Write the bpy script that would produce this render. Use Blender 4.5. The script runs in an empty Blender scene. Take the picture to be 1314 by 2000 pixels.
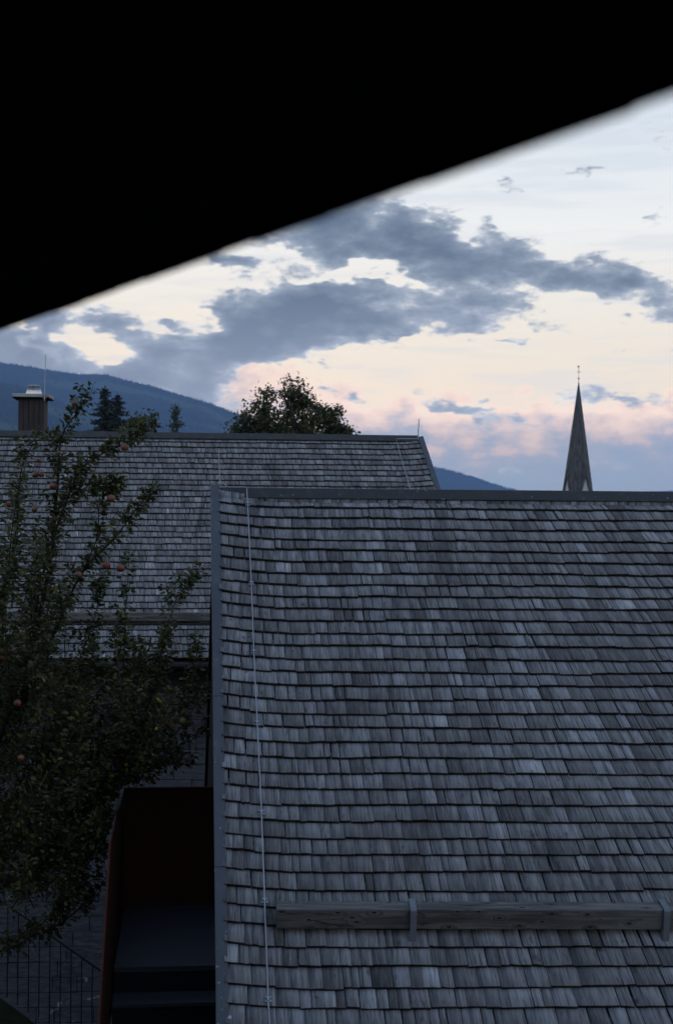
import bpy, math, random
import numpy as np
from mathutils import Vector, Matrix
random.seed(7); rng = np.random.default_rng(7)
sc = bpy.context.scene
R = math.radians
# ------------------------------------------------------------------ camera
F = 2778.0                      # focal length in photograph pixels (50 mm, 36 mm high sensor)
ROLL = 0.0086
CAM = Vector((0, 0, 7.0))
cd = bpy.data.cameras.new('camera'); cam = bpy.data.objects.new('camera', cd); sc.collection.objects.link(cam)
cd.sensor_fit = 'VERTICAL'; cd.sensor_height = 36; cd.lens = 50
cd.clip_start = 0.05; cd.clip_end = 60000
cd.dof.use_dof = True; cd.dof.focus_distance = 14; cd.dof.aperture_fstop = 4.0
cr, sr = math.cos(ROLL), math.sin(ROLL)
cam.matrix_world = Matrix(((cr, -sr, 0, CAM.x), (0, 0, -1, CAM.y), (sr, cr, 0, CAM.z), (0, 0, 0, 1)))
sc.camera = cam

def ray(px, py):
    dx, dy = px - 657, py - 1000
    X = dx * cr + dy * sr; Y = -dx * sr + dy * cr
    return Vector((X / F, 1, -Y / F))
def W(px, py, depth): return CAM + ray(px, py) * depth
def project(p):
    q = p - CAM; X = q.x / q.y * F; Y = -q.z / q.y * F
    return 657 + X * cr - Y * sr, 1000 + X * sr + Y * cr
def azel(px, py):
    r = ray(px, py); n = r.normalized()
    return math.atan2(n.x, n.y), math.asin(n.z)

# ------------------------------------------------------------------ node helper
class NT:
    def __init__(s, nt): s.nt = nt
    def n(s, kind, ins=None, **props):
        nd = s.nt.nodes.new(kind)
        for k, v in props.items(): setattr(nd, k, v)
        for k, v in (ins or {}).items():
            if isinstance(v, bpy.types.NodeSocket): s.nt.links.new(v, nd.inputs[k])
            else: nd.inputs[k].default_value = v
        return nd
    def math(s, op, a, b=0.0, c=0.0, clamp=False):
        return s.n('ShaderNodeMath', {0: a, 1: b, 2: c}, operation=op, use_clamp=clamp).outputs[0]
    def vmath(s, op, a, b=(0, 0, 0)):
        return s.n('ShaderNodeVectorMath', {0: a, 1: b}, operation=op).outputs[0]
    def mix(s, f, a, b):
        nd = s.nt.nodes.new('ShaderNodeMix'); nd.data_type = 'RGBA'
        for i, v in ((0, f), (6, a), (7, b)):
            if isinstance(v, bpy.types.NodeSocket): s.nt.links.new(v, nd.inputs[i])
            else: nd.inputs[i].default_value = (*v, 1) if i and len(v) == 3 else v
        return nd.outputs[2]
    def noise(s, vec, scale, detail=4, rough=.55, dist=0.0):
        return s.n('ShaderNodeTexNoise', {'Vector': vec, 'Scale': scale, 'Detail': detail, 'Roughness': rough, 'Distortion': dist})
    def smooth(s, x, lo, hi):
        nd = s.n('ShaderNodeMapRange', {'Value': x, 'From Min': lo, 'From Max': hi}, interpolation_type='SMOOTHSTEP')
        return nd.outputs[0]
    def ramp(s, x, stops, interp='LINEAR'):
        nd = s.n('ShaderNodeValToRGB', {'Fac': x}); cr_ = nd.color_ramp; cr_.interpolation = interp
        while len(cr_.elements) < len(stops): cr_.elements.new(0.5)
        for e, (p, c) in zip(cr_.elements, stops):
            e.position = p; e.color = (*c, 1) if len(c) == 3 else c
        return nd.outputs[0]

def srgb(r, g, b):
    return tuple((c / 255 / 12.92) if c / 255 < .04045 else ((c / 255 + .055) / 1.055) ** 2.4 for c in (r, g, b))

# ------------------------------------------------------------------ sky
HAZE_DENSITY = 1.15e-4; HAZE_COLOR = (.30, .53, 1.0, 1); HAZE_TOP = 850.0; HAZE_HALF = 13500.0
SUN_AZ, SUN_EL = R(-5), R(2.5)
w = bpy.data.worlds.new('World'); sc.world = w; w.use_nodes = True
w.node_tree.nodes.clear(); T = NT(w.node_tree)
d = T.n('ShaderNodeTexCoord').outputs['Generated']
sep = T.n('ShaderNodeSeparateXYZ', {0: d})
az = T.math('ARCTAN2', sep.outputs[0], sep.outputs[1])
el = T.math('ARCSINE', sep.outputs[2])
K = F / 1000.0
A = T.n('ShaderNodeCombineXYZ', {0: T.math('MULTIPLY', az, K), 1: T.math('MULTIPLY', el, -K), 2: 0.0}).outputs[0]
dstr = T.vmath('MULTIPLY', d, (1, 1, 2.3))
wn = T.noise(dstr, 21, 3, .6)
warp = T.vmath('MULTIPLY', T.vmath('SUBTRACT', wn.outputs['Color'], (.5, .5, .5)), (.22, .15, 0))
Aw = T.vmath('ADD', A, warp)
def blob(vec, px, py, sx, sy, rot, wgt):
    a_, e_ = azel(px, py)
    m = T.n('ShaderNodeMapping', {'Vector': vec, 'Location': (a_ * K, -e_ * K, 0), 'Rotation': (0, 0, R(rot)),
                                  'Scale': (sx / 1000, sy / 1000, 1)}, vector_type='TEXTURE').outputs[0]
    g = T.n('ShaderNodeTexGradient', {0: m}, gradient_type='SPHERICAL').outputs['Fac']
    return g, wgt
BLOBS = [  # centre x, y, half width, half height, tilt, weight of each cloud mass
    (800, 478, 330, 80, 7, 1.0), (960, 520, 230, 62, 6, .75), (1240, 560, 320, 66, 7, 1.15), (690, 490, 220, 70, -8, .6),
    (745, 606, 390, 74, -2, 1.25), (520, 632, 235, 100, -14, 1.2), (540, 668, 180, 60, -16, .5), (330, 690, 225, 90, -6, 1.1),
    (650, 410, 220, 56, -20, 1.1), (445, 524, 85, 32, -4, 1.15), (20, 672, 170, 90, 0, 1.1), (112, 635, 90, 85, 25, .95), (207, 632, 62, 48, 10, 1.0),
    (440, 735, 140, 70, -30, .8), (610, 684, 90, 42, -30, .85), (830, 412, 90, 42, -10, .75), (1010, 465, 105, 30, 4, .75),
    (990, 368, 170, 24, -8, .72), (1000, 660, 50, 14, 3, .75), (1215, 655, 55, 15, 3, .75), (680, 768, 70, 24, 4, .75), (1140, 332, 130, 18, -4, .66),
    (900, 795, 90, 18, 3, .75), (1240, 420, 55, 14, 0, .65), (770, 640, 60, 12, -3, .6), (200, 738, 360, 45, 6, 1.05), (1250, 785, 180, 26, 2, .55),
    (190, 690, 95, 66, -50, -.85), (70, 655, 60, 28, 35, -.9), (385, 640, 60, 44, 40, -.9), (470, 765, 90, 60, 0, -.9),
    (700, 545, 150, 20, 3, -1.0), (900, 455, 60, 14, 5, -.5), (1040, 330, 560, 180, 18, -.5), (950, 700, 520, 90, 0, -.5), (330, 560, 150, 60, -25, -.6),
]
acc = None
for b in BLOBS:
    g, wgt = blob(Aw, *b)
    acc = T.math('MULTIPLY', g, wgt) if acc is None else T.math('MULTIPLY_ADD', g, wgt, acc)
fb = T.noise(T.vmath('ADD', dstr, (3.1, 1.7, .4)), 23, 8, .64).outputs['Fac']
win, _ = blob(A, 700, 600, 1500, 900, 0, 1)
winm = T.math('MINIMUM', T.math('MULTIPLY', win, 3.0), 1.0)
base = T.math('MULTIPLY_ADD', winm, -.05, -.12)
Fd = T.math('ADD', T.math('ADD', acc, base), T.math('MULTIPLY', T.math('SUBTRACT', fb, .5), 2.6))
# clear sky, seen through thin high cloud: colour by elevation
elp = T.math('DIVIDE', el, R(90))
clear = T.ramp(elp, [(0.0, srgb(156, 176, 200)), (.03, srgb(200, 197, 200)), (.055, srgb(218, 208, 195)), (.085, srgb(224, 219, 208)),
                     (.125, srgb(228, 230, 229)), (.19, srgb(206, 219, 229)), (.33, srgb(158, 186, 220)), (1.0, srgb(122, 155, 201))])
nish = T.n('ShaderNodeTexSky', sky_type='NISHITA', sun_disc=False, sun_elevation=SUN_EL, sun_rotation=SUN_AZ, altitude=700).outputs[0]
cl2 = T.n('ShaderNodeMix', data_type='RGBA', blend_type='ADD')
T.nt.links.new(clear, cl2.inputs[6]); T.nt.links.new(nish, cl2.inputs[7]); cl2.inputs[0].default_value = .004
clear = cl2.outputs[2]
# pink lit bank of cumulus along the horizon
sA = T.n('ShaderNodeSeparateXYZ', {0: A}).outputs[1]
bn = T.noise(T.vmath('MULTIPLY', d, (1, 1, 1.6)), 34, 6, .6).outputs['Fac']
bn2 = T.noise(T.vmath('MULTIPLY', d, (1, 1, 9)), 9, 3, .6).outputs['Fac']
clear = T.mix(T.math('MULTIPLY', T.smooth(bn2, .46, .68), .34), clear, srgb(196, 205, 216))
bulge, _ = blob(A, 500, 745, 230, 90, 0, 1)
yb = T.math('ADD', T.math('MULTIPLY_ADD', T.math('SUBTRACT', bn, .5), .30, sA),
            T.math('MULTIPLY_ADD', T.math('SUBTRACT', bn2, .5), .10, T.math('MULTIPLY', bulge, .085)))
sbk = T.n('ShaderNodeMapRange', {'Value': yb, 'From Min': -.235, 'From Max': -.03}).outputs[0]
bank = T.ramp(sbk, [(0, srgb(232, 216, 202)), (.16, srgb(228, 206, 195)), (.34, srgb(206, 190, 189)), (.52, srgb(164, 172, 187)),
                    (.75, srgb(150, 167, 187)), (1, srgb(148, 168, 190))])
balpha = T.smooth(sbk, .0, .09)
skyc = T.mix(T.math('MULTIPLY', balpha, .92), clear, bank)
# dark clouds in front
fine = T.noise(T.vmath('MULTIPLY', d, (1, 1, 1.5)), 40, 4, .62).outputs['Fac']
Fs = T.math('MULTIPLY_ADD', T.math('SUBTRACT', fine, .5), 1.1, T.math('MULTIPLY', Fd, .8))
ccol = T.ramp(T.n('ShaderNodeMapRange', {'Value': Fs, 'From Min': -.10, 'From Max': 1.15}).outputs[0],
              [(0, srgb(236, 232, 224)), (.16, srgb(186, 193, 201)), (.34, srgb(149, 161, 176)), (.6, srgb(121, 136, 153)), (1, srgb(100, 116, 135))])
lowc = T.smooth(sA, -.46, -.26)
ccol = T.mix(T.math('MULTIPLY', lowc, .3), ccol, srgb(168, 180, 200))
calpha = T.smooth(Fd, -.04, .36)
skyc = T.mix(calpha, skyc, ccol)
# this sky lies outside the valley haze: it is as much brighter and warmer as the air in front of it takes away
path = T.math('MINIMUM', T.math('DIVIDE', HAZE_TOP, T.math('MAXIMUM', sep.outputs[2], .01)), HAZE_HALF)
trn = T.math('MAXIMUM', T.math('EXPONENT', T.math('MULTIPLY', path, -HAZE_DENSITY)), .25)
trv = T.n('ShaderNodeCombineXYZ', {0: trn, 1: trn, 2: trn}).outputs[0]
air = T.vmath('MULTIPLY', T.vmath('SUBTRACT', (1, 1, 1), trv), (.075, .150, .275))
skyc = T.vmath('DIVIDE', T.vmath('MAXIMUM', T.vmath('SUBTRACT', skyc, air), (.02, .02, .02)), trv)
# the ground below the horizon
skyc = T.mix(T.smooth(el, -.02, -.002), (.02, .025, .03), skyc)
bg = T.n('ShaderNodeBackground', {'Color': skyc, 'Strength': 1.0})
T.n('ShaderNodeOutputWorld', {'Surface': bg.outputs[0]})
# ------------------------------------------------------------------ weak sun behind the clouds
sl = bpy.data.lights.new('sun', 'SUN'); so = bpy.data.objects.new('sun', sl); sc.collection.objects.link(so)
sl.energy = 0.08; sl.angle = R(12); sl.color = (1, .82, .66)
so.rotation_euler = Vector((-math.sin(SUN_AZ) * math.cos(SUN_EL), -math.cos(SUN_AZ) * math.cos(SUN_EL), -math.sin(SUN_EL))).to_track_quat('-Z', 'Y').to_euler()
vs = sc.view_settings; vs.view_transform = 'Standard'; vs.look = 'None'; vs.exposure = 0.0; vs.gamma = 1.0; vs.use_curve_mapping = False
cy = sc.cycles
w.cycles.sampling_method = 'MANUAL'; w.cycles.sample_map_resolution = 512
cy.max_bounces = 3; cy.diffuse_bounces = 2; cy.glossy_bounces = 2; cy.transparent_max_bounces = 6; cy.volume_bounces = 0
cy.use_denoising = True; cy.caustics_reflective = False; cy.caustics_refractive = False

# ------------------------------------------------------------------ mesh helpers
COL = sc.collection
class MB:
    def __init__(s): s.v = []; s.f = []
    def add(s, vs, fs):
        o = len(s.v); s.v += [tuple(v) for v in vs]; s.f += [tuple(i + o for i in f) for f in fs]; return s
    def hexa(s, p):   # p: bottom 4 (ccw from above), top 4
        return s.add(p, [(3, 2, 1, 0), (4, 5, 6, 7), (0, 1, 5, 4), (1, 2, 6, 5), (2, 3, 7, 6), (3, 0, 4, 7)])
    def obox(s, o, a, b, c):
        o, a, b, c = map(Vector, (o, a, b, c))
        return s.hexa([o, o + a, o + a + b, o + b, o + c, o + a + c, o + a + b + c, o + b + c])
    def box(s, x0, x1, y0, y1, z0, z1): return s.obox((x0, y0, z0), (x1 - x0, 0, 0), (0, y1 - y0, 0), (0, 0, z1 - z0))
    def prism(s, poly, vec):
        n = len(poly); vec = Vector(vec); p = [Vector(q) for q in poly]
        return s.add(p + [q + vec for q in p], [tuple(range(n))[::-1], tuple(range(n, 2 * n))] + [(i, (i + 1) % n, n + (i + 1) % n, n + i) for i in range(n)])
    def tube(s, pts, r, k=8, cap=True):
        pts = [Vector(p) for p in pts]; n = len(pts)
        if not isinstance(r, (list, tuple, np.ndarray)): r = [r] * n
        vs, fs = [], []; prev = None
        for i, p in enumerate(pts):
            t = (pts[min(i + 1, n - 1)] - pts[max(i - 1, 0)]).normalized()
            if prev is None: a = t.orthogonal().normalized()
            else:
                a = prev - t * prev.dot(t); a = a.normalized() if a.length > 1e-6 else t.orthogonal().normalized()
            prev = a; b = t.cross(a)
            for j in range(k):
                th = 2 * math.pi * j / k; vs.append(p + (a * math.cos(th) + b * math.sin(th)) * r[i])
        for i in range(n - 1):
            for j in range(k):
                fs.append((i * k + j, i * k + (j + 1) % k, (i + 1) * k + (j + 1) % k, (i + 1) * k + j))
        if cap: fs += [tuple(range(k))[::-1], tuple(range((n - 1) * k, n * k))]
        return s.add(vs, fs)
    def lathe(s, prof, c, k=24):
        c = Vector(c); vs, fs = [], []
        for r_, z in prof:
            for j in range(k):
                th = 2 * math.pi * j / k; vs.append(c + Vector((r_ * math.cos(th), r_ * math.sin(th), z)))
        for i in range(len(prof) - 1):
            for j in range(k): fs.append((i * k + j, i * k + (j + 1) % k, (i + 1) * k + (j + 1) % k, (i + 1) * k + j))
        return s.add(vs, fs)
    def build(s, name, m, parent=None, smooth=False, bevel=0.0):
        me = bpy.data.meshes.new(name); me.from_pydata(s.v, [], s.f); me.update()
        return link(name, me, m, parent, smooth, bevel)
def link(name, me, m, parent=None, smooth=False, bevel=0.0):
    o = bpy.data.objects.new(name, me); COL.objects.link(o)
    if m and not me.materials: me.materials.append(m)
    if smooth: me.polygons.foreach_set('use_smooth', [True] * len(me.polygons))
    if bevel:
        b = o.modifiers.new('edge', 'BEVEL'); b.width = bevel; b.segments = 2; b.limit_method = 'ANGLE'
    if parent: o.parent = parent; o.matrix_parent_inverse = parent.matrix_world.inverted()
    return o
def tag(o, label=None, cat=None, group=None, kind=None):
    for k, v in (('label', label), ('category', cat), ('group', group), ('kind', kind)):
        if v: o[k] = v
    return o
def empty(name, loc, label, cat, group=None):
    o = bpy.data.objects.new(name, None); COL.objects.link(o); o.location = loc; o.empty_display_size = .2
    o.matrix_world = Matrix.Translation(loc)
    return tag(o, label, cat, group)
def np_mesh(name, verts, quads):
    me = bpy.data.meshes.new(name); nv = len(verts); nf, k = quads.shape
    me.vertices.add(nv); me.vertices.foreach_set('co', np.asarray(verts, np.float32).ravel())
    me.loops.add(nf * k); me.loops.foreach_set('vertex_index', np.asarray(quads, np.int32).ravel())
    me.polygons.add(nf); me.polygons.foreach_set('loop_start', np.arange(0, nf * k, k, dtype=np.int32))
    me.update(calc_edges=True); return me

# ------------------------------------------------------------------ materials
def mat(name, fn, rough=.8, bump=None, spec=.3, metal=0.0):
    m = bpy.data.materials.new(name); m.use_nodes = True; m.node_tree.nodes.clear(); t = NT(m.node_tree)
    r = fn(t)
    if isinstance(r, tuple) and isinstance(r[0], float): r = [*r]
    col = r[0] if isinstance(r, tuple) else r
    hgt = r[1] if isinstance(r, tuple) else None
    p = t.n('ShaderNodeBsdfPrincipled', {'Roughness': rough, 'Specular IOR Level': spec, 'Metallic': metal})
    if isinstance(col, bpy.types.NodeSocket): t.nt.links.new(col, p.inputs['Base Color'])
    else: p.inputs['Base Color'].default_value = (*col, 1)
    if isinstance(r, tuple) and len(r) > 2: t.nt.links.new(r[2], p.inputs['Roughness'])
    if hgt is not None:
        bn_ = t.n('ShaderNodeBump', {'Height': hgt, 'Strength': bump[0], 'Distance': bump[1]})
        t.nt.links.new(bn_.outputs[0], p.inputs['Normal'])
    t.n('ShaderNodeOutputMaterial', {'Surface': p.outputs[0]})
    return m
def geo_pos(t): return t.n('ShaderNodeNewGeometry').outputs['Position']
def m_shingle(t):
    uv = t.n('ShaderNodeUVMap').outputs[0]
    tone = t.n('ShaderNodeAttribute', attribute_name='tone')
    tv = t.n('ShaderNodeSeparateXYZ', {0: tone.outputs['Vector']})
    g1 = t.noise(t.vmath('MULTIPLY', uv, (115, 4.5, 1)), 1, 4, .68, .3).outputs['Fac']
    g2 = t.noise(t.vmath('MULTIPLY', uv, (34, 2.2, 1)), 1, 4, .6, .5).outputs['Fac']
    st = t.noise(t.vmath('MULTIPLY', uv, (16, 7, 1)), 1, 3, .6).outputs['Fac']
    big = t.noise(geo_pos(t), .9, 3, .6).outputs['Fac']
    c = t.ramp(tv.outputs[0], [(0, (.110, .107, .112)), (.22, (.192, .190, .200)), (.5, (.278, .279, .296)), (.78, (.335, .342, .368)), (.93, (.41, .42, .455)), (1, (.50, .515, .55))])
    c = t.mix(t.math('MULTIPLY', t.smooth(g2, .38, .70), .65), c, (.080, .078, .082))
    c = t.mix(t.math('MULTIPLY', t.smooth(g1, .48, .70), .85), c, (.045, .043, .045))
    c = t.mix(t.math('MULTIPLY', t.smooth(g1, .47, .28), .6), c, (.36, .38, .42))
    c = t.mix(t.math('MULTIPLY', t.smooth(st, .60, .76), .75), c, (.040, .038, .042))
    c = t.mix(t.math('MULTIPLY', t.smooth(big, .52, .70), .35), c, (.10, .095, .095))
    strk = t.noise(t.vmath('MULTIPLY', geo_pos(t), (5.5, .8, .8)), 1, 3, .6).outputs['Fac']
    c = t.mix(t.math('MULTIPLY', t.smooth(strk, .54, .72), .55), c, (.055, .055, .060))
    c = t.mix(t.math('MULTIPLY', t.smooth(strk, .46, .30), .30), c, (.33, .35, .39))
    # end grain and sides of the butt, dark damp wood with shade painted in
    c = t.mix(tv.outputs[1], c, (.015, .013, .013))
    h = t.math('MULTIPLY_ADD', g1, .7, t.math('MULTIPLY', g2, .5))
    return c, h
M = {}
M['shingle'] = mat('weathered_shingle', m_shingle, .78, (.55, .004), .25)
def m_metal(c0, c1):
    def fn(t):
        p = geo_pos(t)
        n1 = t.noise(p, 2.2, 5, .6).outputs['Fac']; n2 = t.noise(p, 38, 2, .5).outputs['Fac']
        c = t.mix(n1, c0, c1)
        c = t.mix(t.math('MULTIPLY', t.smooth(n2, .72, .745), .75), c, (.45, .45, .45))
        wv = t.noise(t.vmath('MULTIPLY', p, (9, 1.2, 9)), 1, 4, .65).outputs['Fac']
        c = t.mix(t.math('MULTIPLY', t.smooth(wv, .5, .75), .45), c, (.11, .12, .135))
        sc_ = t.noise(t.vmath('MULTIPLY', p, (30, 4, 30)), 1, 3, .6).outputs['Fac']
        return c, n1, t.math('MULTIPLY_ADD', sc_, .25, .38)
    return fn
M['flash'] = mat('grey_sheet_metal', m_metal((.045, .052, .064), (.066, .074, .088)), .5, (.12, .01), .4)
M['steel'] = mat('galvanised_bracket', m_metal((.135, .150, .172), (.17, .188, .212)), .5, (.1, .004), .45)
M['wire'] = mat('aluminium_wire', lambda t: (.36, .37, .40), .48, None, .5, .7)
def m_beam(t):
    uv = t.n('ShaderNodeTexCoord').outputs['Object']
    p = t.vmath('MULTIPLY', uv, (1.5, 26, 26))
    us = t.n('ShaderNodeSeparateXYZ', {0: uv})
    kv = t.n('ShaderNodeCombineXYZ', {0: t.math('MULTIPLY', us.outputs[0], 4.2), 1: t.math('MULTIPLY', t.math('ADD', us.outputs[1], us.outputs[2]), 10.0)}).outputs[0]
    kn = t.n('ShaderNodeTexVoronoi', {'Vector': kv, 'Scale': 1.0}, voronoi_dimensions='2D')
    kd = t.smooth(kn.outputs['Distance'], .30, .10)
    g = t.noise(t.vmath('ADD', p, t.n('ShaderNodeCombineXYZ', {1: t.math('MULTIPLY', kd, 2.2)}).outputs[0]), 1, 5, .65, .6).outputs['Fac']
    big = t.noise(t.vmath('MULTIPLY', uv, (2, 6, 6)), 1, 4, .6).outputs['Fac']
    crack = t.noise(t.vmath('MULTIPLY', uv, (.8, 17, 17)), 1, 2, .5, .8).outputs['Fac']
    c = t.mix(t.smooth(g, .3, .7), (.060, .054, .049), (.180, .170, .160))
    c = t.mix(t.math('MULTIPLY', t.smooth(big, .45, .7), .5), c, (.050, .046, .044))
    c = t.mix(t.math('MULTIPLY', t.math('SUBTRACT', 1.0, t.smooth(t.math('ABSOLUTE', t.math('SUBTRACT', crack, .5)), 0.0, .012)), .8), c, (.02, .018, .016))
    c = t.mix(t.smooth(kn.outputs['Distance'], .085, .045), c, (.018, .015, .013))
    return c, g
M['beam'] = mat('weathered_beam', m_beam, .8, (.5, .004), .2)
def m_noise(c0, c1, scale=4, stretch=(1, 1, 1)):
    def fn(t):
        n1 = t.noise(t.vmath('MULTIPLY', geo_pos(t), stretch), scale, 6, .6).outputs['Fac']
        return t.mix(t.smooth(n1, .3, .7), c0, c1), n1
    return fn
M['darkwood'] = mat('black_stained_wood', m_noise((.008, .007, .007), (.014, .012, .011), 3, (8, 8, 1)), .85, (.2, .01), .1)
M['chimwood'] = mat('brown_chimney_cladding', m_noise((.040, .033, .033), (.062, .052, .052), 3, (7, 7, 1)), .8, (.2, .01), .2)
M['slab'] = mat('pale_grey_slab', m_noise((.30, .31, .30), (.40, .41, .40), 5), .8, (.2, .01), .2)
M['zinc'] = mat('bright_zinc', m_noise((.50, .53, .58), (.64, .67, .72), 4), .24, (.05, .01), .5, .85)
M['corten'] = mat('rusted_steel', m_noise((.060, .020, .011), (.092, .031, .015), 5), .85, (.2, .004), .15)
M['grating'] = mat('dark_steel_grating', m_noise((.034, .038, .047), (.046, .050, .060), 20), .6, (.2, .004), .3)
M['iron'] = mat('black_iron', m_noise((.008, .008, .010), (.014, .014, .016), 20), .6, (.1, .004), .3)
def m_stone(t):
    p = geo_pos(t); rnd = t.n('ShaderNodeObjectInfo').outputs['Random']
    n1 = t.noise(t.vmath('MULTIPLY', p, (1, 1, 3)), 7, 6, .65).outputs['Fac']
    vein = t.noise(p, 3.3, 4, .55, 1.2).outputs['Fac']
    c = t.mix(rnd, (.030, .034, .043), (.068, .074, .090))
    c = t.mix(t.smooth(n1, .35, .75), c, (.098, .104, .120))
    c = t.mix(t.math('MULTIPLY', t.smooth(vein, .64, .70), .8), c, (.36, .37, .40))
    return c, n1
M['stone'] = mat('slate_stone', m_stone, .7, (.8, .03), .35)
M['mortar'] = mat('dark_mortar', m_noise((.03, .03, .035), (.045, .045, .05), 10), .9, (.2, .01), .1)
def m_leaf(c0, c1, c2):
    def fn(t):
        r1 = t.n('ShaderNodeAttribute', attribute_name='tone').outputs['Fac']
        return t.ramp(r1, [(0, c0), (.55, c1), (.95, c2), (1, (.30, .24, .03))])
    return fn
def leaf_mat(name, fn, trans=.25, rough=.55):
    m = bpy.data.materials.new(name); m.use_nodes = True; m.node_tree.nodes.clear(); t = NT(m.node_tree)
    c = fn(t)
    p = t.n('ShaderNodeBsdfPrincipled', {'Base Color': c, 'Roughness': rough, 'Specular IOR Level': .35})
    tr = t.n('ShaderNodeBsdfTranslucent', {'Color': c})
    mx = t.n('ShaderNodeMixShader', {0: trans, 1: p.outputs[0], 2: tr.outputs[0]})
    t.n('ShaderNodeOutputMaterial', {'Surface': mx.outputs[0]}); return m
M['leaf'] = leaf_mat('apple_leaf', m_leaf((.034, .040, .013), (.060, .066, .020), (.105, .110, .038)))
M['leaf2'] = leaf_mat('broad_leaf', m_leaf((.040, .050, .020), (.070, .080, .028), (.130, .115, .040)))
M['needle'] = leaf_mat('spruce_needle', m_leaf((.012, .020, .016), (.020, .030, .022), (.035, .045, .028)), .1)
M['paleleaf'] = leaf_mat('pale_leaf', m_leaf((.05, .065, .04), (.08, .10, .06), (.12, .13, .08)))
M['bark'] = mat('dark_bark', m_noise((.030, .026, .022), (.055, .048, .042), 30), .9, (.5, .01), .1)
def m_apple(t):
    p = t.n('ShaderNodeTexCoord').outputs['Object']; rnd = t.n('ShaderNodeObjectInfo').outputs['Random']
    n1 = t.noise(t.vmath('ADD', p, t.n('ShaderNodeCombineXYZ', {0: t.math('MULTIPLY', rnd, 9.0)}).outputs[0]), 18, 4, .6).outputs['Fac']
    c = t.mix(t.smooth(n1, .34, .60), (.17, .080, .035), (.135, .026, .018))
    return c, n1
M['apple'] = mat('red_apple', m_apple, .4, (.05, .002), .4)
M['greenapple'] = mat('green_apple', lambda t: (.085, .085, .026), .4)
M['grass'] = mat('lawn_grass', m_noise((.008, .011, .004), (.018, .022, .008), 6), .95, (.8, .05), .1)
M['plaster'] = mat('pale_plaster', m_noise((.62, .60, .58), (.72, .70, .67), 2), .9, (.1, .01), .2)
M['spire'] = mat('dark_spire_shingle', m_noise((.036, .034, .034), (.120, .115, .112), 1.0, (3.2, 3.2, .22)), .7, (.3, .05), .3)
def m_mount(t):
    p = geo_pos(t)
    n1 = t.noise(p, .012, 8, .65).outputs['Fac']; n2 = t.noise(t.vmath('MULTIPLY', p, (1, 1, 2.5)), .0021, 4, .5).outputs['Fac']
    c = t.mix(t.smooth(n1, .3, .7), (.006, .011, .011), (.017, .024, .020))
    c = t.mix(t.smooth(n2, .60, .64), c, (.050, .066, .036))
    return c, n1
M['mount'] = mat('forested_slope', m_mount, .95, (1, 12), .05)
M['forest'] = mat('dark_forest', m_noise((.008, .015, .013), (.022, .032, .024), .02), .95, (.1, .1), .05)

# ------------------------------------------------------------------ shingled roof planes
TH = R(39.4); S = 0.14
class Plane:
    def __init__(s, px, py, depth, yaw):
        s.O = W(px, py, depth); s.e = Vector((math.cos(yaw), math.sin(yaw), 0)); s.g = Vector((-math.sin(yaw), math.cos(yaw), 0))
        s.d = s.g * math.cos(TH) + Vector((0, 0, math.sin(TH))); s.n = s.e.cross(s.d)
    def P(s, u, t, h=0.0): return s.O + s.e * u - s.d * t + s.n * h
    def inv(s, px, py, h=0.0):
        r = ray(px, py); o = s.O + s.n * h; k = (o - CAM).dot(s.n) / r.dot(s.n); q = CAM + r * k - o
        return q.dot(s.e), -q.dot(s.d)
    def at(s, px, py, h=0.0):
        u, t = s.inv(px, py, h); return s.P(u, t, h)
class Joints:   # how the joint lines fan out across the slope
    def __init__(s, pl, table, ya, yb, ym):
        q, k = [], []
        for x, m in table:
            ua, ta = pl.inv(x + (ya - ym) * m, ya); ub, tb = pl.inv(x + (yb - ym) * m, yb)
            sk = (ub - ua) / (tb - ta); q.append(ua - sk * ta); k.append(sk)
        s.q, s.k = q, k
    def u(s, q, t): return q + float(np.interp(q, s.q, s.k)) * t

def shingle_geo(pl, J, q0, q1, tb, flare, r):
    """one split shingle: 12 vertices, butt slightly uneven, upper end under the course above"""
    w_ = q1 - q0; gap = r.choice([.001, .0015, .002, .003, .005, .008, .011]); tt = max(tb - 1.62 * S, .03)
    dt0, dt1 = r.gauss(0, .0019), r.gauss(0, .0019); lift = abs(r.gauss(0, .0018)) + r.choice([0, 0, 0, 0, .004])
    th = r.uniform(.026, .033); cup = r.gauss(0, .0015); tw = r.gauss(0, .0016)
    qa, qb, qm = q0 + gap / 2, q1 - gap / 2, (q0 + q1) / 2
    rows = []
    for (t, h) in ((tt, .003), (tb, .044 + lift)):
        line = []
        for i, q in enumerate((qa, qm, qb)):
            ti = t + ((dt0, (dt0 + dt1) / 2 + r.gauss(0, .0008), dt1)[i] if t == tb else 0)
            hi = h + flare(q, ti) + ((cup if i == 1 else 0) + tw * (i - 1) if t == tb else 0)
            line.append((J.u(q, ti), ti, hi))
        rows.append(line)
    top = [pl.P(*p) for p in rows[0]] + [pl.P(*p) for p in rows[1]]
    bot = [pl.P(u, t, h - .006) for u, t, h in rows[0]] + [pl.P(u, t - .002, h - th) for u, t, h in rows[1]]
    V = top + bot
    #      top faces (0 1 2 / 3 4 5), underside 6..11
    Fq = [(0, 3, 4, 1), (1, 4, 5, 2), (6, 7, 10, 9), (7, 8, 11, 10), (3, 9, 10, 4), (4, 10, 11, 5), (0, 6, 9, 3), (2, 5, 11, 8)]
    L = 1.62 * S
    uvp = [(0, 0), (w_ / 2, 0), (w_, 0), (0, -L), (w_ / 2, -L), (w_, -L)] * 2
    ou, ov = r.uniform(0, 60), r.uniform(0, 60)
    uvp = [(a + ou, b + ov) for a, b in uvp]
    tone = min(1, max(0, r.gauss(.47, .2)))
    if r.random() < .014: tone = r.uniform(.88, 1.0)
    return V, Fq, uvp, tone
BUTT = (4, 5, 6, 7)
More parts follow.
